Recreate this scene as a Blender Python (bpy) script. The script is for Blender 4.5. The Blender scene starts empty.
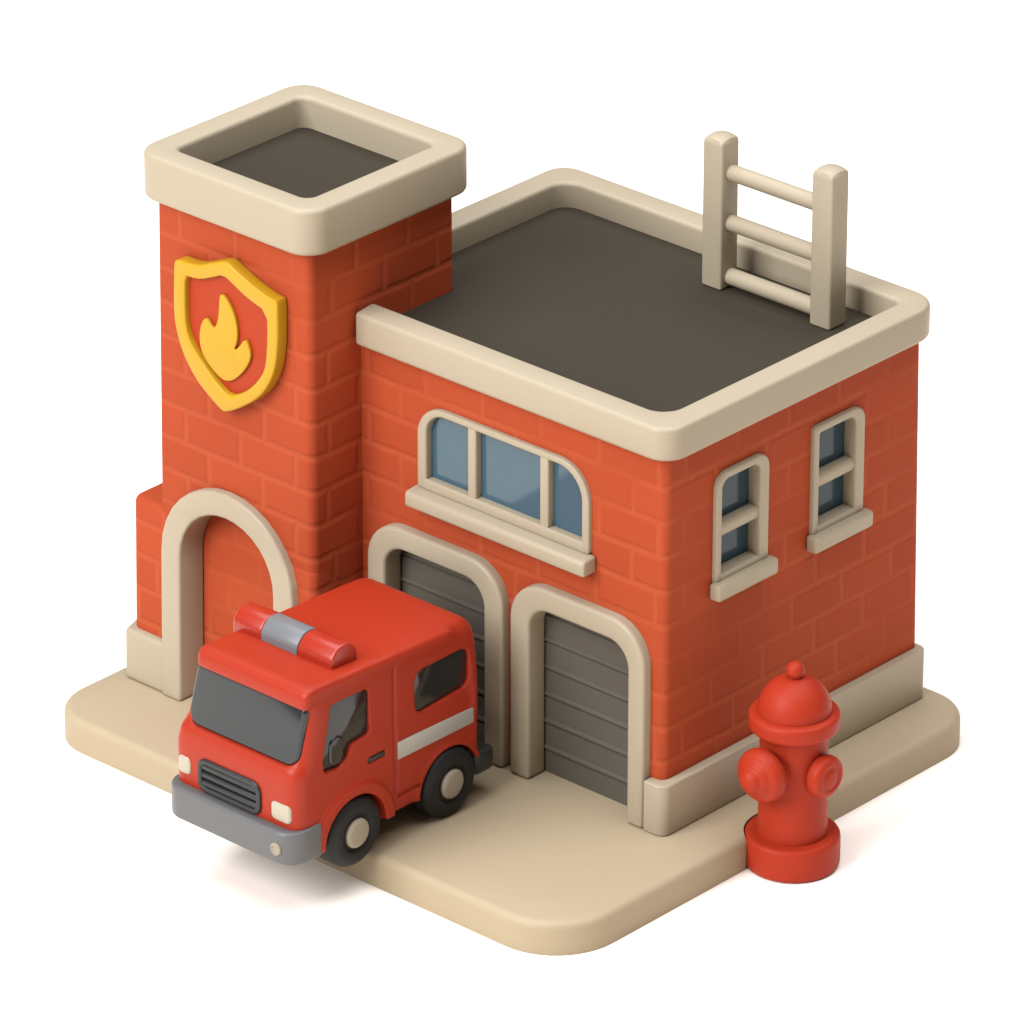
import bpy, bmesh, math
from mathutils import Vector, Matrix
S = bpy.context.scene
COL = S.collection
PI = math.pi

# ------------------------------------------------------------------ dimensions
W, D = 4.8925, 3.932            # main building
ZG = -0.36                      # ground level (pavement slab top is z = 0)
TX0, TX1, TY0, TY1 = -6.245, -4.104, -0.734, 1.385   # tower

# ------------------------------------------------------------------ materials
def new_mat(name, rough=.5, spec=.35):
    m = bpy.data.materials.new(name); m.use_nodes = True
    nt = m.node_tree; b = nt.nodes['Principled BSDF']
    b.inputs['Roughness'].default_value = rough
    b.inputs['Specular IOR Level'].default_value = spec
    return m, nt, b
def N(nt, t, **k):
    n = nt.nodes.new(t)
    for a, v in k.items(): setattr(n, a, v)
    return n
def math_n(nt, op, a, b=None, c=None, clamp=False):
    n = N(nt, 'ShaderNodeMath', operation=op, use_clamp=clamp)
    for i, v in enumerate((a, b, c)):
        if v is None: continue
        if isinstance(v, (int, float)): n.inputs[i].default_value = v
        else: nt.links.new(v, n.inputs[i])
    return n.outputs[0]
def mix_col(nt, fac, a, b):
    n = N(nt, 'ShaderNodeMix', data_type='RGBA')
    for i, v in ((0, fac), (6, a), (7, b)):
        if isinstance(v, (int, float)): n.inputs[i].default_value = v
        elif isinstance(v, tuple): n.inputs[i].default_value = (*v, 1)
        else: nt.links.new(v, n.inputs[i])
    return n.outputs[2]
def clay(name, col, rough=.5, spec=.35, var=.06, grain=.03, scale=1.2, coat=0):
    """matte moulded plastic: faint large mottling, fine grain bump"""
    m, nt, b = new_mat(name, rough, spec)
    tc = N(nt, 'ShaderNodeTexCoord')
    n1 = N(nt, 'ShaderNodeTexNoise'); n1.inputs['Scale'].default_value = scale; n1.inputs['Detail'].default_value = 3
    n2 = N(nt, 'ShaderNodeTexNoise'); n2.inputs['Scale'].default_value = 45; n2.inputs['Detail'].default_value = 4
    nt.links.new(tc.outputs['Object'], n1.inputs['Vector']); nt.links.new(tc.outputs['Object'], n2.inputs['Vector'])
    f = math_n(nt, 'ADD', math_n(nt, 'MULTIPLY', n1.outputs['Fac'], .7), math_n(nt, 'MULTIPLY', n2.outputs['Fac'], .3))
    lo = tuple(c*(1-var) for c in col); hi = tuple(min(1, c*(1+var)) for c in col)
    nt.links.new(mix_col(nt, f, lo, hi), b.inputs['Base Color'])
    r = math_n(nt, 'MULTIPLY_ADD', n2.outputs['Fac'], .15, rough-.075)
    nt.links.new(r, b.inputs['Roughness'])
    bp = N(nt, 'ShaderNodeBump'); bp.inputs['Strength'].default_value = grain; bp.inputs['Distance'].default_value = .02
    nt.links.new(n2.outputs['Fac'], bp.inputs['Height']); nt.links.new(bp.outputs['Normal'], b.inputs['Normal'])
    if coat: b.inputs['Coat Weight'].default_value = coat; b.inputs['Coat Roughness'].default_value = .21
    return m
def brick(name, col, mort, H=.38, L=.78):
    """big soft moulded bricks: raised bricks, paler shallow joints that fade out here and there"""
    m, nt, b = new_mat(name, .6, .06)
    tc = N(nt, 'ShaderNodeAttribute', attribute_name='rest'); ge = N(nt, 'ShaderNodeNewGeometry')
    wob = N(nt, 'ShaderNodeTexNoise'); wob.inputs['Scale'].default_value = 1.7; wob.inputs['Detail'].default_value = 2
    nt.links.new(tc.outputs['Vector'], wob.inputs['Vector'])
    w = N(nt, 'ShaderNodeVectorMath', operation='MULTIPLY_ADD'); w.inputs[1].default_value = (.05, .05, .05)
    nt.links.new(wob.outputs['Color'], w.inputs[0]); nt.links.new(tc.outputs['Vector'], w.inputs[2])
    sp = N(nt, 'ShaderNodeSeparateXYZ'); nt.links.new(w.outputs[0], sp.inputs[0])
    sn = N(nt, 'ShaderNodeSeparateXYZ'); nt.links.new(ge.outputs['True Normal'], sn.inputs[0])
    side = math_n(nt, 'GREATER_THAN', math_n(nt, 'ABSOLUTE', sn.outputs['X']), math_n(nt, 'ABSOLUTE', sn.outputs['Y']))
    u0 = math_n(nt, 'ADD', math_n(nt, 'MULTIPLY', sp.outputs['X'], math_n(nt, 'SUBTRACT', 1, side)),
                math_n(nt, 'MULTIPLY', math_n(nt, 'ADD', sp.outputs['Y'], .39), side))
    v = math_n(nt, 'DIVIDE', math_n(nt, 'SUBTRACT', sp.outputs['Z'], .025), H)
    row = math_n(nt, 'FLOOR', v); fz = math_n(nt, 'FRACT', v)
    par = math_n(nt, 'MODULO', math_n(nt, 'ADD', row, 100), 2)
    wr = N(nt, 'ShaderNodeTexWhiteNoise', noise_dimensions='1D'); nt.links.new(row, wr.inputs['W'])
    u = math_n(nt, 'ADD', math_n(nt, 'DIVIDE', u0, L), math_n(nt, 'MULTIPLY_ADD', par, .45, math_n(nt, 'MULTIPLY', wr.outputs['Value'], .14)))
    u = math_n(nt, 'ADD', u, .0)
    col_i = math_n(nt, 'FLOOR', u); fu = math_n(nt, 'FRACT', u)
    dz = math_n(nt, 'MULTIPLY', math_n(nt, 'MINIMUM', fz, math_n(nt, 'SUBTRACT', 1, fz)), H)
    du = math_n(nt, 'MULTIPLY', math_n(nt, 'MINIMUM', fu, math_n(nt, 'SUBTRACT', 1, fu)), L)
    def band(d, w0, w1):
        r = N(nt, 'ShaderNodeMapRange', interpolation_type='SMOOTHSTEP')
        r.inputs['From Min'].default_value = w0; r.inputs['From Max'].default_value = w1
        r.inputs['To Min'].default_value = 1; r.inputs['To Max'].default_value = 0
        nt.links.new(d, r.inputs['Value']); return r.outputs[0]
    # joints worn away in places
    fade = N(nt, 'ShaderNodeTexNoise'); fade.inputs['Scale'].default_value = .75; fade.inputs['Detail'].default_value = 1
    nt.links.new(tc.outputs['Vector'], fade.inputs['Vector'])
    fr = N(nt, 'ShaderNodeMapRange', interpolation_type='SMOOTHSTEP')
    fr.inputs['From Min'].default_value = .36; fr.inputs['From Max'].default_value = .52
    fr.inputs['To Min'].default_value = .35
    nt.links.new(fade.outputs['Fac'], fr.inputs['Value'])
    mh = band(dz, .013, .045); mv = band(du, .013, .045)
    jm = math_n(nt, 'MULTIPLY', math_n(nt, 'MAXIMUM', mh, mv), fr.outputs[0])
    # tone per brick
    cv = N(nt, 'ShaderNodeCombineXYZ'); nt.links.new(row, cv.inputs[0]); nt.links.new(col_i, cv.inputs[1]); nt.links.new(side, cv.inputs[2])
    wn = N(nt, 'ShaderNodeTexWhiteNoise', noise_dimensions='3D'); nt.links.new(cv.outputs[0], wn.inputs['Vector'])
    n2 = N(nt, 'ShaderNodeTexNoise'); n2.inputs['Scale'].default_value = 30; n2.inputs['Detail'].default_value = 4
    nt.links.new(tc.outputs['Vector'], n2.inputs['Vector'])
    t = math_n(nt, 'ADD', math_n(nt, 'MULTIPLY', wn.outputs['Value'], .6), math_n(nt, 'MULTIPLY', n2.outputs['Fac'], .4))
    base = mix_col(nt, t, tuple(c*.93 for c in col), tuple(min(1, c*1.06) for c in col))
    nt.links.new(mix_col(nt, math_n(nt, 'MULTIPLY', jm, .45), base, mort), b.inputs['Base Color'])
    hh = math_n(nt, 'MULTIPLY', math_n(nt, 'MAXIMUM', band(dz, .008, .06), band(du, .008, .06)), fr.outputs[0])
    h = math_n(nt, 'SUBTRACT', math_n(nt, 'MULTIPLY', n2.outputs['Fac'], .04), hh)
    bp = N(nt, 'ShaderNodeBump'); bp.inputs['Strength'].default_value = .5; bp.inputs['Distance'].default_value = .02
    nt.links.new(h, bp.inputs['Height']); nt.links.new(bp.outputs['Normal'], b.inputs['Normal'])
    return m

BRICK = brick('brick', (0.3157, 0.0504, 0.0176), (0.3690, 0.0763, 0.0295))
STONE = clay('cream stone trim', (.320, .262, .180), .40, .24, .025)
PAVE = clay('pavement beige', (0.3321, 0.2591, 0.1640), .5, .2, .05, .04, .8)
ROOF = clay('roof felt', (.0350, .0275, .0180), .75, .12, .10, .10)
SLAT = clay('shutter grey', (0.0861, 0.0746, 0.0574), .5, .15, .06)
TRED = clay('truck red', (0.2886, 0.0223, 0.0072), .4, .18, .02, .01, 1, .03)
HRED = clay('hydrant red', (0.3075, 0.0254, 0.0089), .45, .12, .03, .015, 1, .0)
RUB = clay('tyre rubber', (0.0105, 0.0098, 0.0092), .55, .25, .1, .05)
GREY = clay('bumper grey', (0.0943, 0.0927, 0.0902), .4, .35, .04)
DGLASS = clay('dark cab glass', (0.0131, 0.0131, 0.0118), .12, .5, .02, 0)
WGLASS = clay('windscreen glass', (.0200, .0235, .0240), .08, .40, .02, 0)
BGLASS = clay('blue window glass', (.0410, .0830, .1080), .09, .42, .04, 0, 1.0)
BLUE2 = clay('slate window glass', (0.0295, 0.0508, 0.0640), .12, .2, .03, 0)
YEL = clay('yellow enamel', (0.4223, 0.2329, 0.0094), .4, .25, .03, .01)
SRED = clay('red enamel', (0.3157, 0.0344, 0.0090), .5, .12, .03)
WHITE = clay('off white band', (0.3280, 0.3116, 0.2690), .45, .3, .02)
LAMPW = clay('headlamp lens', (0.3526, 0.3034, 0.2214), .3, .4, .02, 0)
LENS = clay('clear lens', (0.1312, 0.1345, 0.1345), .32, .3, .0, 0)
LRED = clay('red lamp lens', (0.2886, 0.0197, 0.0072), .3, .4, .02, 0, 1, .1)
HUB = clay('hub cream', (0.2624, 0.2214, 0.1599), .4, .25, .04)
BLACK = clay('grille black', (0.0184, 0.0190, 0.0184), .4, .35, .06)
GROUND = clay('studio floor', (.95, .865, .765), .95, .02, .0, 0)

# ------------------------------------------------------------------ helpers
def link(o, parent=None):
    COL.objects.link(o)
    if parent is not None:
        o.parent = parent
        o.matrix_parent_inverse = Matrix.Translation(-parent_world(parent))
    return o
def parent_world(p):
    v = Vector(p.location)
    return v
def rest(bm):
    """remember where every vertex stands, for the brick courses"""
    L = bm.verts.layers.float_vector.get('rest') or bm.verts.layers.float_vector.new('rest')
    for v_ in bm.verts: v_[L] = v_.co
    return bm
def part(name, bm, m, parent=None, bev=0, seg=3, ang=30, smooth=32):
    """link a bmesh (in world coordinates) as one mesh object"""
    if m is BRICK and bm.verts.layers.float_vector.get('rest') is None: rest(bm)
    bmesh.ops.recalc_face_normals(bm, faces=bm.faces)
    me = bpy.data.meshes.new(name); bm.to_mesh(me); bm.free()
    if bev:
        me = bevelled(me, bev, seg, ang)
        me.name = name
    for p in me.polygons: p.use_smooth = True
    me.set_sharp_from_angle(angle=math.radians(smooth))
    me.materials.clear(); me.materials.append(m)
    # put the origin at the piece's own centre
    c = sum((v.co for v in me.vertices), Vector())/max(1, len(me.vertices))
    me.transform(Matrix.Translation(-c))
    o = bpy.data.objects.new(name, me); COL.objects.link(o)
    base = Vector((0, 0, 0)); q = parent
    while q is not None: base += q.location; q = q.parent
    o.location = c - base
    if parent is not None: o.parent = parent
    return o
def tmp(me):
    o = bpy.data.objects.new('tmp', me); COL.objects.link(o); return o
def evaluated(o):
    dg = bpy.context.evaluated_depsgraph_get(); dg.update()
    me = bpy.data.meshes.new_from_object(o.evaluated_get(dg), depsgraph=dg)
    bpy.data.objects.remove(o); return me
def bevelled(me, w, seg=3, ang=30):
    o = tmp(me); b = o.modifiers.new('b', 'BEVEL'); b.width = w; b.segments = seg
    b.limit_method = 'ANGLE'; b.angle_limit = math.radians(ang); b.use_clamp_overlap = True
    return evaluated(o)
def mesh_of(bm):
    bmesh.ops.recalc_face_normals(bm, faces=bm.faces)
    me = bpy.data.meshes.new('m'); bm.to_mesh(me); bm.free(); return me
def cut(bm, cutters, op='DIFFERENCE'):
    """boolean a bmesh with a list of bmeshes"""
    o = tmp(mesh_of(bm)); cs = []
    for c in cutters:
        t = tmp(mesh_of(c)); t.hide_render = True; cs.append(t)
        md = o.modifiers.new('c', 'BOOLEAN'); md.object = t; md.operation = op; md.solver = 'EXACT'
    me = evaluated(o)
    for t in cs: bpy.data.objects.remove(t)
    r = bmesh.new(); r.from_mesh(me); return r
def remesh(bm, vox, smooth_it=4, fac=.5):
    o = tmp(mesh_of(bm))
    r = o.modifiers.new('r', 'REMESH'); r.mode = 'VOXEL'; r.voxel_size = vox
    s = o.modifiers.new('s', 'SMOOTH'); s.factor = fac; s.iterations = smooth_it
    me = evaluated(o); b = bmesh.new(); b.from_mesh(me); return b
def merge(*bms):
    r = bmesh.new()
    for b in bms:
        me = mesh_of(b); r.from_mesh(me)
    return r
def rpoly(pts, rad, seg=7):
    """round a polygon's corners; rad is one number or one per corner"""
    out = []; n = len(pts)
    for i, p in enumerate(pts):
        r = rad if isinstance(rad, (int, float)) else rad[i]
        p = Vector(p)
        if r <= 0: out.append(tuple(p)); continue
        a = (Vector(pts[i-1])-p); b = (Vector(pts[(i+1) % n])-p)
        la, lb = a.length, b.length; a.normalize(); b.normalize()
        th = a.angle(b); t = min(r/math.tan(th/2), la*.499, lb*.499); rr = t*math.tan(th/2)
        bis = (a+b).normalized(); c = p+bis*(rr/math.sin(th/2))
        s, e = p+a*t-c, p+b*t-c
        a0 = math.atan2(s.y, s.x); da = math.atan2(e.y, e.x)-a0
        while da > PI: da -= 2*PI
        while da < -PI: da += 2*PI
        for k in range(seg+1):
            q = a0+da*k/seg; out.append((c.x+rr*math.cos(q), c.y+rr*math.sin(q)))
    return out
def rect(x0, y0, x1, y1): return [(x0, y0), (x1, y0), (x1, y1), (x0, y1)]
def MAP(axis):
    # (u, v, w): outline in u,v extruded along w
    return {'z': lambda u, v, w: (u, v, w), 'y': lambda u, v, w: (u, w, v), 'x': lambda u, v, w: (w, u, v)}[axis]
def prism(pts, w0, w1, axis='z', bm=None):
    bm = bm or bmesh.new(); f = MAP(axis)
    a = [bm.verts.new(f(u, v, w0)) for u, v in pts]; b = [bm.verts.new(f(u, v, w1)) for u, v in pts]
    bm.faces.new(a); bm.faces.new(b[::-1]); n = len(pts)
    for i in range(n): bm.faces.new((a[i], b[i], b[(i+1) % n], a[(i+1) % n]))
    return bm
def ring(outer, inner, w0, w1, axis='z', closed=True):
    bm = bmesh.new(); f = MAP(axis); n = len(outer)
    L = [[bm.verts.new(f(u, v, w)) for u, v in p] for p, w in ((outer, w0), (outer, w1), (inner, w1), (inner, w0))]
    m = n if closed else n-1
    for k in range(4):
        A, B = L[k], L[(k+1) % 4]
        for i in range(m): j = (i+1) % n; bm.faces.new((A[i], A[j], B[j], B[i]))
    if not closed:
        bm.faces.new([l[0] for l in L]); bm.faces.new([l[-1] for l in L][::-1])
    return bm
def box(x0, y0, z0, x1, y1, z1, bm=None): return prism(rect(x0, y0, x1, y1), z0, z1, 'z', bm)
def lathe(prof, n=48, M=Matrix()):
    """profile of (r, h) revolved round z, then transformed"""
    bm = bmesh.new(); rows = []
    for r, h in prof:
        if r < 1e-6: rows.append([bm.verts.new(M @ Vector((0, 0, h)))])
        else: rows.append([bm.verts.new(M @ Vector((r*math.cos(2*PI*k/n), r*math.sin(2*PI*k/n), h))) for k in range(n)])
    for A, B in zip(rows, rows[1:]):
        for k in range(n):
            j = (k+1) % n
            if len(A) == 1 and len(B) == 1: continue
            if len(A) == 1: bm.faces.new((A[0], B[k], B[j]))
            elif len(B) == 1: bm.faces.new((A[k], A[j], B[0]))
            else: bm.faces.new((A[k], A[j], B[j], B[k]))
    for e in (rows[0], rows[-1]):
        if len(e) > 1: bm.faces.new(e)
    return bm
def soften(prof, r, seg=4):
    """round the inner corners of an open (r,h) profile"""
    out = [prof[0]]
    for i in range(1, len(prof)-1):
        p = Vector(prof[i]); a = Vector(prof[i-1])-p; b = Vector(prof[i+1])-p
        t = min(r, a.length*.45, b.length*.45); s = p+a.normalized()*t; e = p+b.normalized()*t
        for k in range(seg+1):
            q = k/seg; out.append(tuple((1-q)**2*s+2*q*(1-q)*p+q*q*e))
    out.append(prof[-1]); return out
def chaikin(p, it=2):
    for _ in range(it):
        q = []
        for i in range(len(p)):
            a, b = p[i], p[(i+1) % len(p)]
            q += [(a[0]*.75+b[0]*.25, a[1]*.75+b[1]*.25), (a[0]*.25+b[0]*.75, a[1]*.25+b[1]*.75)]
        p = q
    return p
def clean(p, d=.012):
    q = []
    for a in p:
        if not q or math.dist(a, q[-1]) > d: q.append(a)
    if math.dist(q[0], q[-1]) < d: q.pop()
    return q
def thing(name, label, cat, loc):
    o = bpy.data.objects.new(name, None); COL.objects.link(o); o.location = loc
    o['label'] = label; o['category'] = cat; o.empty_display_size = .3
    return o
def frame_path(x0, x1, z1, r0, r1, seg=10, z0=0.0):
    """open path up the left side, over rounded top corners, down the right side"""
    p = [(x0, z0), (x0, z0+(z1-z0)*.5)]
    for k in range(seg+1):
        a = PI-k*PI/2/seg; p.append((x0+r0+r0*math.cos(a), z1-r0+r0*math.sin(a)))
    for k in range(seg+1):
        a = PI/2-k*PI/2/seg; p.append((x1-r1+r1*math.cos(a), z1-r1+r1*math.sin(a)))
    p += [(x1, z0+(z1-z0)*.5), (x1, z0)]
    return p

# ------------------------------------------------------------------ setting
g = bmesh.new()
v = [g.verts.new((x, y, ZG)) for x, y in ((-160, -120), (120, -120), (120, 220), (-160, 220))]
g.faces.new(v)
ground = part('ground', g, GROUND); ground['kind'] = 'structure'

HX, HY = 0.935, 0.90             # hydrant position
slab = prism(rpoly(rect(-6.5535, -2.2904, .7007, 4.2288), (.58, .74, .58, .58), 12), ZG-.4, 0)
slab = mesh_of(slab); slab = bevelled(slab, .085, 4)
sb = bmesh.new(); sb.from_mesh(slab)
r_ = bmesh.ops.bisect_plane(sb, geom=sb.verts[:]+sb.edges[:]+sb.faces[:], plane_co=(0, 0, ZG), plane_no=(0, 0, -1), clear_outer=True)
bmesh.ops.contextual_create(sb, geom=[e for e in r_['geom_cut'] if isinstance(e, bmesh.types.BMEdge)])
notch = lathe([(0, ZG-.2), (.489, ZG-.2), (.489, .3), (0, .3)], 64, Matrix.Translation((HX, HY, 0)))
sb = cut(sb, [notch])
pav = part('pavement', sb, PAVE); pav['kind'] = 'structure'

# ------------------------------------------------------------------ fire station
FS = thing('fire_station', 'red brick toy fire station with cream parapets, a square tower and two garage doors', 'fire station', (-2.6, 1.5, 0))
# openings: (x0, x1, ztop, r)
G1 = dict(o=(-3.947, -2.075, 2.255), i=(-3.70, -2.33, 2.015))
G2 = dict(o=(-1.972, -.175, 2.24), i=(-1.715, -.39, 1.99))
FW = dict(o=(-3.29, -.97, 2.785, 3.73), rl=.36, rr=.40)
SW = [(.705, 1.507, 2.455, 3.72, .17, .17), (2.19, 2.987, 2.44, 3.715, .05, .17)]
cutters = []
for G in (G1, G2):
    x0, x1, zt = G['i']; cutters.append(prism([(a, b) for a, b in frame_path(x0-.08, x1+.08, zt+.08, .36, .36, 8, -.2)], -.3, .185, 'y'))
x0, x1, z0, z1 = FW['o']
cutters.append(prism(frame_path(x0+.05, x1-.05, z1-.03, .33, .37, 8, z0+.04), -.3, .09, 'y'))
for a, b, z0, z1, ra, rb in SW:
    cutters.append(prism(frame_path(a+.04, b-.04, z1-.03, ra, rb, 8, z0+.04), -.155, .3, 'x'))
wall = prism(rpoly(rect(-W, 0, 0, D), (.02, .10, .10, .10), 6), .004, 4.20)
wall = cut(wall, cutters)
# keep the tower's volume out of the wall
wall = cut(wall, [box(-7, -1, -1, TX1-.002, TY1+.002, 6)])
rest(wall)
for v_ in wall.verts:                       # the far end leans in very slightly
    if v_.co.y > D-.3: v_.co.y += .085*(4.2-v_.co.z)/4.2
part('main_wall', wall, BRICK, FS)
# roof deck of the main block (L-shaped round the tower)
part('roof', prism([(TX1+.002, -.02), (-.02, -.02), (-.02, D-.02), (-W+.02, D-.02), (-W+.02, TY1+.002), (TX1+.002, TY1+.002)], 4.203, 4.2285), ROOF, FS)
# parapet
ep, wp = .1496, .315
zo0, zo1 = 4.150, 4.512
def poly_out(e, rad):
    full = rpoly([(TX1+(.05 if e > 0 else .003), -e), (e, -e), (e, D+e), (-W-e, D+e), (-W-e, TY1+.003)], [0]+list(rad)+[0], 9)
    return full
par = ring(poly_out(ep, (.25, .36, .25)), poly_out(ep-wp, (.24, .10, .22)), zo0, zo1, 'z', False)
part('parapet', par, STONE, FS, .048, 4, 40)
# plinth round the right hand side
pl = [(-.168, -.115), (.105, -.115), (.105, D+.105), (-W+.5, D+.105), (-W+.5, D-.05), (-.05, D-.05), (-.05, .03), (-.168, .03)]
part('plinth', prism(rpoly(pl, (.02, .11, .11, 0, 0, 0, 0, 0), 6), .002, .5682), STONE, FS, .05, 4, 40)

# garage doorways
def garage(G):
    xo0, xo1, zo = G['o']; xi0, xi1, zi = G['i']
    # shutter: flat boards with a bead and a groove at each joint, an arched top
    n = 7; H = .309; prof = []
    yb = .158
    z = .004
    for k in range(n):
        prof += [(yb, z), (yb, z+H-.075), (yb+.016, z+H-.068), (yb+.016, z+H-.055), (yb-.016, z+H-.045), (yb-.020, z+H-.028), (yb-.012, z+H-.008)]
        z += H
    prof += [(yb, z), (yb+.06, z), (yb+.06, .004)]
    bm = bmesh.new()
    A = [bm.verts.new((xi0-.04, y, zz)) for y, zz in prof]; B = [bm.verts.new((xi1+.04, y, zz)) for y, zz in prof]
    bm.faces.new(A); bm.faces.new(B[::-1])
    for i in range(len(A)): j = (i+1) % len(A); bm.faces.new((A[i], B[i], B[j], A[j]))
    top = prism(frame_path(xi0-.04, xi1+.04, zi+.05, .34, .34, 8, -.1), -.3, .4, 'y')
    bm = cut(bm, [top], 'INTERSECT')
    door = part('garage_door', bm, SLAT, FS, smooth=25)
    fr = ring(frame_path(xo0, xo1, zo, .45, .45), frame_path(xi0, xi1, zi, .27, .27), -.12, .152, 'y', False)
    bmesh.ops.translate(fr, verts=fr.verts, vec=(0, 0, .003))
    part('door_frame', fr, STONE, door, .042, 4, 40)
garage(G1); garage(G2)

# wide front window
def pane(name, pts, w, axis, m, parent): return part(name, prism(pts, w, w+.012, axis), m, parent)
x0, x1, z0, z1 = FW['o']
fr = ring(frame_path(x0, x1, z1, .36, .40, 10, z0), frame_path(x0+.125, x1-.095, z1-.075, .25, .32, 10, z0+.0), -.055, .055, 'y', False)
fr = part('window', fr, STONE, FS, .022, 3, 40)
part('window_rail', prism(rpoly(rect(x0+.06, z0+.0, x1-.05, z0+.115), .012, 3), -.054, .054, 'y'), STONE, fr, .018, 3, 40)
for a in (-2.60, -1.625):
    part('mullion', prism(rect(a, z0+.09, a+.112, z1-.05), -.05, .05, 'y'), STONE, fr, .018, 3, 40)
gl = frame_path(x0+.10, x1-.07, z1-.05, .26, .34, 8, z0+.06)
def clip_x(p, a, b):
    bm = cut(prism(p, .036, .048, 'y'), [box(a, -1, 0, b, 1, 5)], 'INTERSECT'); return bm
for a, b in ((x0, -2.55), (-2.55, -1.57), (-1.57, x1)):
    part('pane', clip_x(gl, a+.002, b-.002), BGLASS, fr)
part('sill', prism([(-.20, 2.60), (-.20, 2.745), (-.165, 2.77), (-.03, 2.785), (.0, 2.785), (.0, 2.60)], -3.335, -.905, 'x'), STONE, fr, .028, 3, 35)

# two small sash windows in the right hand wall
for a, b, z0, z1, ra, rb in SW:
    f0 = frame_path(a, b, z1, ra, rb, 8, z0); f1 = frame_path(a+.085, b-.145, z1-.085, ra*.6, rb*.6, 8, z0)
    w = part('window', ring(f0, f1, -.13, .055, 'x', False), STONE, FS, .025, 3, 40)
    part('window_rail', prism(rect(a+.06, z0, b-.08, z0+.15), -.128, .052, 'x'), STONE, w, .018, 3, 40)
    part('sash_bar', prism(rect(a+.05, 3.00, b-.09, 3.14), -.125, .03, 'x'), STONE, w, .045, 4, 40)
    for q0, q1 in ((z0+.10, 3.07), (3.07, z1-.06)):
        bm = cut(prism(frame_path(a+.07, b-.11, z1-.07, ra*.6, rb*.6, 8, z0+.06), -.115, -.102, 'x'), [box(-1, -1, q0+.002, 1, 5, q1-.002)], 'INTERSECT')
        part('pane', bm, BLUE2, w)
    part('sill', prism(rect(a-.055, z0-.095, b+.06, z0+.085), -.0, .145, 'x'), STONE, w, .035, 3, 40)

# tower: the foot flares forward below ZF
ZF, ZLOW = 1.80, -.31
DIR = Vector((.604, -.662, .4425))*(.31/.4425)
def flare(bm, yfront=None, yback=None):
    for vtx in bm.verts:
        t = (ZF-vtx.co.z)/(ZF-ZLOW)
        if t <= 0: continue
        k = 1.0
        if yback is not None and vtx.co.y > yfront: k = max(0, 1-(vtx.co.y-yfront)/(yback-yfront))
        d = DIR*t; vtx.co += Vector((d.x*k, d.y*k, d.z))
    return bm
def subdiv_z(bm, zs):
    for z in zs:
        bmesh.ops.bisect_plane(bm, geom=bm.verts[:]+bm.edges[:]+bm.faces[:], plane_co=(0, 0, z), plane_no=(0, 0, 1))
    return bm
AO = (-6.215, -4.325, 2.31); AI = (-5.94, -4.605, 2.03)   # entrance arch, upright
ZS = [ZLOW+.1*k for k in range(1, 22)]
def arch_path(x0, x1, zt, seg=16):
    r = (x1-x0)/2; c = (x0+x1)/2; rz = r*.98
    p = [(x0, ZLOW)]
    for k in range(seg+1):
        a = PI-PI*k/seg; p.append((c+r*math.cos(a), zt-rz+rz*math.sin(a)))
    p.append((x1, ZLOW)); return p
def arch_cut(): return prism(arch_path(AI[0]-.08, AI[1]+.08, AI[2]+.08), -2.6, -.40, 'y')
tower = prism(rpoly(rect(TX0, TY0, TX1, TY1), (.06, .10, .05, .05), 6), .004, 5.40)
tower = cut(tower, [arch_cut()])
rest(tower)
for v_ in tower.verts:
    if v_.co.x < TX0+.2: v_.co.x -= .09*(5.4-v_.co.z)/5.4
part('tower_wall', tower, BRICK, FS)
yb = -.23
foot = prism(rpoly(rect(-6.74, TY0+.004, TX1-.012, yb), (.12, .10, 0, 0), 6), ZLOW, 1.80)
me = bevelled(mesh_of(foot), .08, 5, 40); foot = bmesh.new(); foot.from_mesh(me)
foot = cut(foot, [arch_cut()])
foot = flare(rest(subdiv_z(foot, ZS)), TY0, yb)
part('tower_foot', foot, BRICK, FS)
pan = flare(rest(subdiv_z(prism(arch_path(AI[0]-.06, AI[1]+.06, AI[2]+.06), -.455, -.41, 'y'), ZS)))
part('recess_wall', pan, BRICK, FS)
ar = ring(arch_path(*AO), arch_path(*AI), -.83, -.455, 'y', False)
me = bevelled(mesh_of(ar), .035, 4, 40); ar = bmesh.new(); ar.from_mesh(me)
part('entrance_arch', flare(subdiv_z(ar, ZS)), STONE, FS)
tp = prism(rpoly(rect(-6.775, TY0-.08, AO[0]+.05, yb), (.06, 0, 0, 0), 5), ZLOW, .275)
me = bevelled(mesh_of(tp), .05, 4, 40); tp = bmesh.new(); tp.from_mesh(me)
part('tower_plinth', flare(subdiv_z(tp, ZS), TY0, yb), STONE, FS)
# tower cap and roof
ec, wc = .1737, .30
CX0 = TX0+.02
cap = ring(rpoly(rect(CX0-ec, TY0-ec, TX1+ec, TY1+ec), .27, 9), rpoly(rect(CX0-ec+wc, TY0-ec+wc, TX1+ec-wc, TY1+ec-wc), .12, 9), 5.350, 5.858)
part('tower_parapet', cap, STONE, FS, .052, 4, 40)
part('tower_roof', prism(rect(TX0+.02, TY0+.02, TX1-.02, TY1-.02), 5.403, 5.5152), ROOF, FS)

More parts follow.
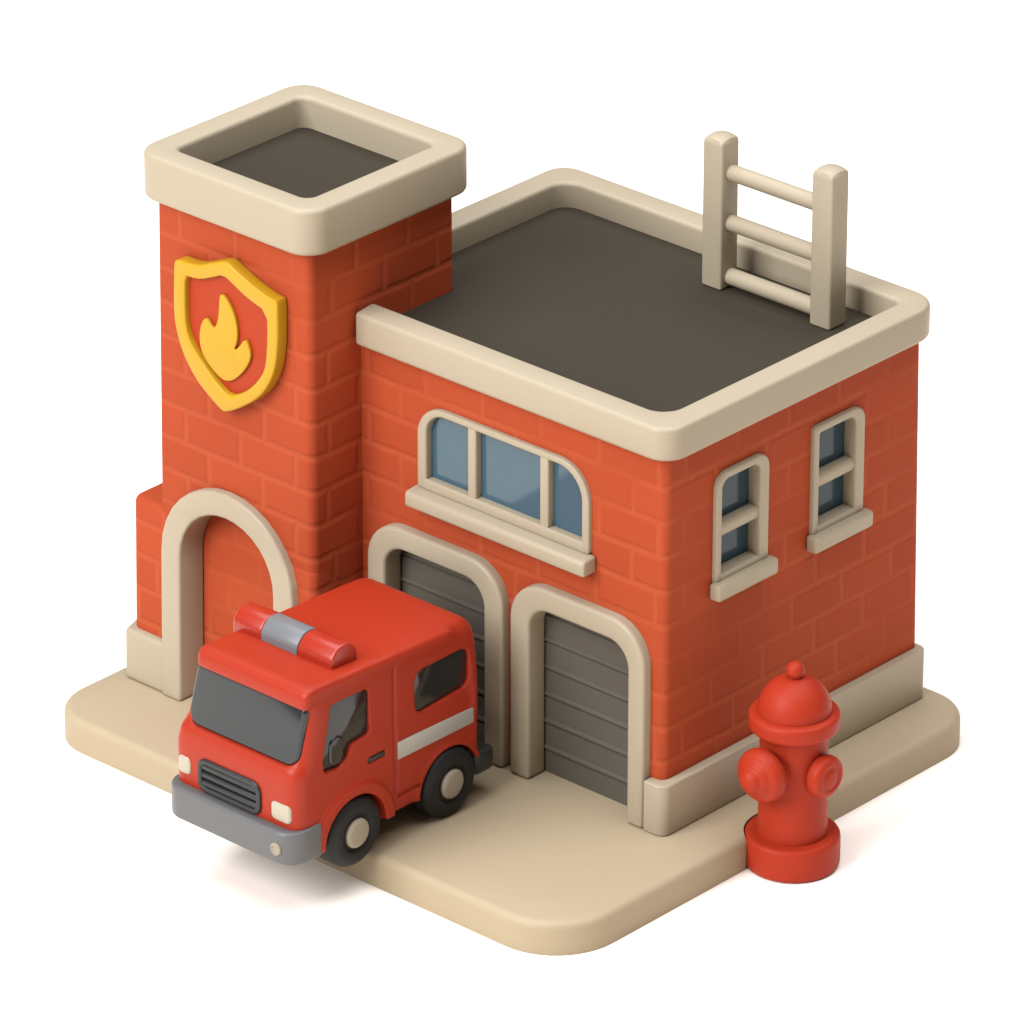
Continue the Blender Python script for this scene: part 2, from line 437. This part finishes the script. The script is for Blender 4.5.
# ------------------------------------------------------------------ shield sign on the tower
SH_O = [(-5.867, 4.744), (-5.881, 4.444), (-5.885, 4.164), (-5.842, 3.95), (-5.737, 3.72), (-5.564, 3.512), (-5.367, 3.381), (-5.275, 3.326), (-5.202, 3.293), (-5.124, 3.318), (-4.977, 3.4), (-4.787, 3.531), (-4.629, 3.678), (-4.511, 3.863), (-4.442, 4.058), (-4.409, 4.345), (-4.409, 4.587), (-4.409, 4.767), (-4.464, 4.767), (-4.54, 4.778), (-4.735, 4.83), (-4.952, 4.915), (-5.104, 4.989), (-5.17, 4.981), (-5.326, 4.912), (-5.505, 4.833), (-5.661, 4.807), (-5.794, 4.809), (-5.844, 4.786)]
SH_I = [(-5.709, 4.664), (-5.723, 4.354), (-5.715, 4.077), (-5.642, 3.908), (-5.468, 3.735), (-5.273, 3.569), (-5.119, 3.49), (-4.94, 3.579), (-4.783, 3.707), (-4.647, 3.872), (-4.589, 4.012), (-4.561, 4.298), (-4.561, 4.6), (-4.826, 4.668), (-5.022, 4.76), (-5.163, 4.827), (-5.33, 4.748), (-5.487, 4.679), (-5.621, 4.656)]
FLAME = [(-5.264, 4.574), (-5.198, 4.547), (-5.113, 4.444), (-5.06, 4.321), (-5.046, 4.187), (-5.066, 4.076), (-5.113, 3.992), (-5.034, 4.048), (-4.947, 4.176), (-4.9, 4.128), (-4.862, 4.036), (-4.882, 3.943), (-4.962, 3.813), (-5.087, 3.682), (-5.188, 3.624), (-5.288, 3.619), (-5.442, 3.705), (-5.561, 3.825), (-5.597, 3.98), (-5.575, 4.118), (-5.528, 4.216), (-5.483, 4.239), (-5.44, 4.204), (-5.396, 4.156), (-5.351, 4.188), (-5.315, 4.294), (-5.301, 4.42), (-5.291, 4.545)]
SG = thing('shield_sign', 'yellow rimmed shield with a yellow flame on red, fixed to the tower front', 'sign', (-5.15, TY0, 4.1))
rim = prism(clean(chaikin(SH_O, 2)), -.892, TY0-.002, 'y')
rim = cut(rim, [prism(clean(chaikin(SH_I, 1)), -1.2, -.5, 'y')])
part('shield_rim', rim, YEL, SG, .022, 3, 50)
SH_M = [(a*.5+b*.5, c*.5+d*.5) for (a, c), (b, d) in zip(SH_I, SH_I)]
cx, cz = -5.13, 4.2
part('shield_field', prism([(cx+(a-cx)*1.05, cz+(b-cz)*1.05) for a, b in SH_I], -.822, TY0-.004, 'y'), SRED, SG)
part('flame', prism([(a+.042, b+.018) for a, b in clean(chaikin(FLAME, 2), .008)], -.862, -.823, 'y'), YEL, SG, .016, 3, 50)

# ------------------------------------------------------------------ ladder on the roof
LD = thing('roof_ladder', 'cream wooden ladder with three rungs standing upright on the flat roof', 'ladder', (-1.47, 3.33, 4.2285))
def post(x0, x1, zt):
    bm = box(x0, 3.185, 4.2295, x1, 3.455, zt-.05)
    top = [f for f in bm.faces if all(abs(v_.co.z-(zt-.05)) < 1e-4 for v_ in f.verts)]
    me = bevelled(mesh_of(bm), .028, 3, 40); b = bmesh.new(); b.from_mesh(me)
    c = Vector(((x0+x1)/2, 3.3275))
    bmesh.ops.subdivide_edges(b, edges=[e for e in b.edges if all(v_.co.z > zt-.055 for v_ in e.verts)], cuts=4, use_grid_fill=True)
    for v_ in b.verts:
        if v_.co.z > zt-.06:
            q = ((v_.co.x-c.x)/((x1-x0)/2))**2+((v_.co.y-c.y)/.135)**2; v_.co.z += .055*(1-min(2, q)/2)
    return b
part('post', post(-2.33, -2.065, 5.90), STONE, LD, smooth=40)
part('post', post(-.885, -.615, 5.955), STONE, LD, smooth=40)
for z in (5.505, 4.95, 4.355):
    M = Matrix.Translation((-2.085, 3.335, z)) @ Matrix.Rotation(PI/2, 4, 'Y')
    part('rung', lathe([(0, 0), (.088, 0), (.088, 1.20), (0, 1.20)], 32, M), STONE, LD)

# ------------------------------------------------------------------ fire hydrant
HY_ = thing('fire_hydrant', 'squat red fire hydrant with domed cap and two side outlets beside the pavement', 'fire hydrant', (HX, HY, ZG))
M = Matrix.Translation((HX, HY, ZG))
part('base_ring', lathe(soften([(0, .002), (.485, .002), (.485, .365), (.30, .365), (0, .365)], .06), 72, M), HRED, HY_)
part('barrel', lathe(soften([(.352, .34), (.345, .9), (.343, 1.60)], .02), 64, M), HRED, HY_)
part('flange', lathe(soften([(0, 1.525), (.36, 1.525), (.455, 1.54), (.46, 1.715), (.35, 1.73), (0, 1.73)], .045), 72, M), HRED, HY_)
part('dome_cap', lathe([(.372, 1.70), (.372, 1.735)]+[(.372*math.cos(a), 1.735+.365*math.sin(a)) for a in [PI/2*k/16 for k in range(1, 16)]]+[(0, 2.10)], 64, M), HRED, HY_)
part('cap_nut', lathe([(0, 2.075)]+[(.094*math.sin(a), 2.165-.094*math.cos(a)) for a in [PI*k/16 for k in range(2, 16)]]+[(0, 2.259)], 32, M), HRED, HY_)
Mf = Matrix.Translation((HX, HY, ZG+1.18)) @ Matrix.Rotation(PI/2, 4, 'X')     # local z -> -y
big = soften([(.20, .25), (.20, .40), (.275, .42), (.288, .50), (.255, .575), (.20, .60), (.165, .645), (.125, .66), (.105, .71), (.06, .74), (0, .748)], .05)
part('outlet', lathe(big, 56, Mf), HRED, HY_)
Mr = Matrix.Translation((HX, HY, ZG+1.12)) @ Matrix.Rotation(PI/2, 4, 'Y')      # local z -> +x
sm = soften([(.15, .25), (.15, .32), (.205, .335), (.222, .37), (.222, .45), (.19, .485), (.15, .495), (.125, .483), (.10, .485), (.07, .505), (0, .512)], .03)
part('outlet', lathe(sm, 56, Mr), HRED, HY_)

# ------------------------------------------------------------------ fire truck (nose towards -y)
TR = thing('fire_truck', 'small red fire truck with a rooftop light bar parked before the left garage door', 'fire truck', (-2.65, -2.0, 0))
# side profile (y, z), its corners rounded one by one
prof = rpoly([(-.735, .30), (-.735, 1.40), (-.74, 2.10), (-3.20, 2.15), (-3.155, 1.93), (-3.285, 1.355), (-3.36, 1.335), (-3.39, 1.18), (-3.38, .36), (-3.30, .30)],
             [.08, .6, .22, .12, .2, .05, .06, .10, .05, .03], 6)
def xl(z): return -3.52+(max(0, z-1.2)/.9)*.19
def xr(z): return -1.80-(max(0, z-1.5)/.62)**2*.03
bm = bmesh.new()
A = [bm.verts.new((xl(z), y, z)) for y, z in prof]; B = [bm.verts.new((xr(z), y, z)) for y, z in prof]
bm.faces.new(A); bm.faces.new(B[::-1])
for i in range(len(A)): j = (i+1) % len(A); bm.faces.new((A[i], B[i], B[j], A[j]))
bmesh.ops.recalc_face_normals(bm, faces=bm.faces)
# round the two side outlines
lay = bm.edges.layers.float.new('bevel_weight_edge')
for e in bm.edges:
    if len(e.link_faces) == 2 and any(len(f.verts) > 6 for f in e.link_faces):
        m_ = (e.verts[0].co+e.verts[1].co)/2
        e[lay] = .35 if (m_.y > -.80 and m_.z < 1.85) else 1.0
o = tmp(mesh_of(bm)); b = o.modifiers.new('b', 'BEVEL'); b.width = .145; b.segments = 6; b.limit_method = 'WEIGHT'; b.use_clamp_overlap = False
bm = bmesh.new(); bm.from_mesh(evaluated(o))
RX = lambda x, y, z: Matrix.Translation((x, y, z)) @ Matrix.Rotation(PI/2, 4, 'Y')
WY, WR = (-2.57, -1.19), .378
def disc(x0, x1, y, z, r): return lathe([(0, 0), (r, 0), (r, x1-x0), (0, x1-x0)], 48, RX(x0, y, z))
def fender(y, r, xo):
    arc = [PI*k/28 for k in range(29)]
    return ring([(y+r*math.cos(q), .34+r*math.sin(q)) for q in arc], [(y+.40*math.cos(q), .34+.40*math.sin(q)) for q in arc], -1.95, xo, 'x', False)
brow = bevelled(mesh_of(prism(rpoly([(-1.1, 1.95), (-3.245, 1.95), (-3.23, 2.18), (-1.1, 2.085)], (.03, .02, .11, .03), 6), -3.31, -1.80, 'x')), .11, 6, 60)
bb = bmesh.new(); bb.from_mesh(brow)
bm = remesh(merge(bm, bb), .02, 36)          # soft moulded edges
bm = merge(bm, fender(WY[0], .565, -1.765), fender(WY[1], .49, -1.793))
bm = remesh(bm, .016, 2)
# glass outlines
SIDE = rpoly([(-2.865, 1.895), (-2.325, 1.885), (-2.325, 1.375), (-2.585, 1.35), (-2.645, 1.225), (-2.775, 1.17), (-3.00, 1.19), (-3.00, 1.34)], (.05, .07, .06, .05, .08, .08, .07, .05), 5)
REAR = rpoly([(-1.665, 1.315), (-.89, 1.36), (-.89, 1.80), (-1.665, 1.795)], .11, 6)
WS = rpoly([(-3.385, 1.335), (-1.885, 1.335), (-1.865, 1.955), (-3.345, 1.955)], (.15, .15, .06, .06), 7)
def grow(p, e):
    cx = sum(a for a, b in p)/len(p); cz = sum(b for a, b in p)/len(p)
    return [(a+e*(1 if a > cx else -1), b+e*(1 if b > cz else -1)) for a, b in p]
RAKE = .135/.60
def rake(bm_):
    for v_ in bm_.verts: v_.co.y += (v_.co.z-1.36)*RAKE
    return bm_
GR = rpoly(rect(-3.13, .715, -2.295, 1.055), .10, 6)
cut1 = [disc(-2.4, -1.5, y, .345, .44 if y < -2 else .43) for y in WY] + [disc(-3.9, -2.95, y, .345, .44) for y in WY]
cut1 += [prism(SIDE, -1.875, -1.6, 'x'), prism(REAR, -1.875, -1.6, 'x'), rake(prism(WS, -3.6, -3.235, 'y')),
         prism(GR, -3.6, -3.345, 'y'),
         box(-1.835, -1.988, .56, -1.6, -1.942, 2.00), box(-1.832, -1.942, .50, -1.6, -1.60, .545),
         prism(rpoly(rect(-2.36, 1.05, -2.11, 1.115), .02, 3), -1.835, -1.6, 'x')]
bm = cut(bm, cut1)
bm = remesh(bm, .0125, 4, .5)
body = part('body', bm, TRED, TR, smooth=75)
part('side_window', prism(SIDE, -1.91, -1.843, 'x'), DGLASS, TR, .012, 2, 40)
part('rear_side_window', prism(REAR, -1.91, -1.843, 'x'), DGLASS, TR, .012, 2, 40)
part('windscreen', rake(prism(WS, -3.30, -3.17, 'y')), WGLASS, TR, .03, 4, 40)
part('door_handle', prism(rpoly(rect(-2.355, 1.056, -2.115, 1.109), .018, 3), -1.85, -1.806, 'x'), BLACK, TR, .008, 2, 40)
mir = prism(rpoly(rect(-2.885, 1.20, -2.685, 1.52), .085, 6), -1.875, -1.822, 'x')
part('wing_mirror', mir, DGLASS, TR, .028, 4, 40)
part('stripe', prism([(-1.935, .935), (-.835, .925), (-.835, 1.097), (-1.935, 1.125)], -1.82, -1.797, 'x'), WHITE, TR, .004, 2, 40)
# grille with bars
gp = part('grille', prism(GR, -3.372, -3.33, 'y'), BLACK, TR, .012, 2, 40)
gr = ring(rpoly(rect(-3.145, .70, -2.28, 1.07), .11, 7), rpoly(rect(-3.085, .76, -2.34, 1.01), .05, 7), -3.415, -3.36, 'y')
part('grille_frame', gr, BLACK, gp, .018, 3, 40)
for z in (.795, .885, .975):
    part('grille_bar', prism(rect(-3.10, z-.033, -2.325, z+.033), -3.408, -3.36, 'y'), BLACK, gp, .022, 3, 40)
# headlights
def lamp(x0, x1, z0, z1, dy=0):
    return prism(rpoly(rect(x0, z0, x1, z1), .055, 5), -3.402+dy, -3.31+dy, 'y')
part('headlight', lamp(-2.145, -1.885, .745, .95), LAMPW, TR, .025, 3, 40)
part('headlight', lamp(-3.425, -3.255, .80, 1.0), LAMPW, TR, .025, 3, 40)
# bumpers
bo = rpoly([(-3.555, -3.05), (-3.555, -3.50), (-1.765, -3.50), (-1.765, -3.05)], (0, .24, .24, 0), 8)
bi = rpoly([(-3.47, -3.05), (-3.47, -3.34), (-1.84, -3.34), (-1.84, -3.05)], (0, .16, .16, 0), 8)
bump = part('bumper', ring(bo, bi, .325, .685, 'z', False), GREY, TR, .05, 4, 40)
Mfog = Matrix.Translation((-1.985, -3.485, .495)) @ Matrix.Rotation(PI/2, 4, 'X')
part('fog_lamp', lathe(soften([(0, 0), (.068, 0), (.068, .025), (.046, .033), (.042, .020), (0, .020)], .008), 28, Mfog), HUB, bump)
part('rear_bumper', prism(rpoly(rect(-3.45, -.82, -1.785, -.52), .07, 5), .29, .545), BLACK, TR, .05, 3, 40)
part('underside', box(-3.3, -3.1, .25, -2.05, -.87, .33), BLACK, TR, .02, 2)
# light bar
LBP = rpoly([(-2.675, 2.06), (-2.68, 2.25), (-2.57, 2.365), (-2.405, 2.365), (-2.305, 2.25), (-2.30, 2.06)], (.03, .13, .13, .13, .13, .03), 6)
base = part('light_bar', prism(LBP, -2.95, -2.46, 'x'), LENS, TR, .005, 2, 60, 60)
part('red_lens', prism(LBP, -3.345, -2.948, 'x'), LRED, base, .06, 4, 60, 60)
part('red_lens', prism(LBP, -2.462, -1.985, 'x'), LRED, base, .06, 4, 60, 60)
# wheels
def wheel(y, sgn, xo):
    M_ = Matrix.Translation((xo, y, WR)) @ Matrix.Rotation(sgn*PI/2, 4, 'Y')
    tyre = soften([(0, -.32), (.29, -.32), (WR, -.28), (WR, -.04), (.30, .01), (.21, .01), (.19, -.02), (0, -.02)], .05, 5)
    w_ = part('wheel', lathe(tyre, 64, M_), RUB, TR, smooth=50)
    hub = soften([(0, -.03), (.158, -.03), (.158, .012), (.125, .03), (0, .036)], .02, 4)
    part('hub_cap', lathe(hub, 40, M_), HUB, w_, smooth=50)
for y in WY: wheel(y, 1, -1.762); wheel(y, -1, -3.53)

# ------------------------------------------------------------------ light
wd = bpy.data.worlds.new('World'); S.world = wd; wd.use_nodes = True
bg = wd.node_tree.nodes['Background']; bg.inputs[0].default_value = (1, .9, .76, 1); bg.inputs[1].default_value = .21
def area(name, loc, target, size, power, col=(1, 1, 1)):
    l = bpy.data.lights.new(name, 'AREA'); l.shape = 'DISK'; l.size = size; l.energy = power; l.color = col
    o_ = bpy.data.objects.new(name, l); COL.objects.link(o_); o_.location = loc
    o_.rotation_euler = (Vector(target)-Vector(loc)).to_track_quat('-Z', 'Y').to_euler()
    return o_
area('overhead_softbox', (-3, 4, 46), (-3, 4, 0), 64, 45000, (.95, .988, 1.07))
area('front_softbox', Vector((-2.5, .5, 1))+Vector((-.10, -.80, .59))*70, (-2.5, .5, 1), 46, 71600, (.95, .985, 1.05))

# ------------------------------------------------------------------ camera
cam = bpy.data.cameras.new('Camera'); co = bpy.data.objects.new('Camera', cam); COL.objects.link(co)
R_ = Vector((.73875691, .67397198, 0)); U_ = Vector((-.29825012, .32691913, .89675568)); F_ = Vector((-.6043882, .66248446, -.44252599))
co.matrix_world = Matrix(((R_.x, U_.x, -F_.x, 40.23997), (R_.y, U_.y, -F_.y, -46.34384), (R_.z, U_.z, -F_.z, 33.84508), (0, 0, 0, 1)))
cam.sensor_width = 36; cam.lens = 7000/1024*36; cam.clip_start = 1; cam.clip_end = 1000
S.camera = co
S.view_settings.view_transform = 'Standard'; S.view_settings.look = 'None'
S.view_settings.exposure = 0; S.view_settings.gamma = 1; S.view_settings.use_curve_mapping = False
S.cycles.use_denoising = True
S.cycles.max_bounces = 8; S.cycles.diffuse_bounces = 5
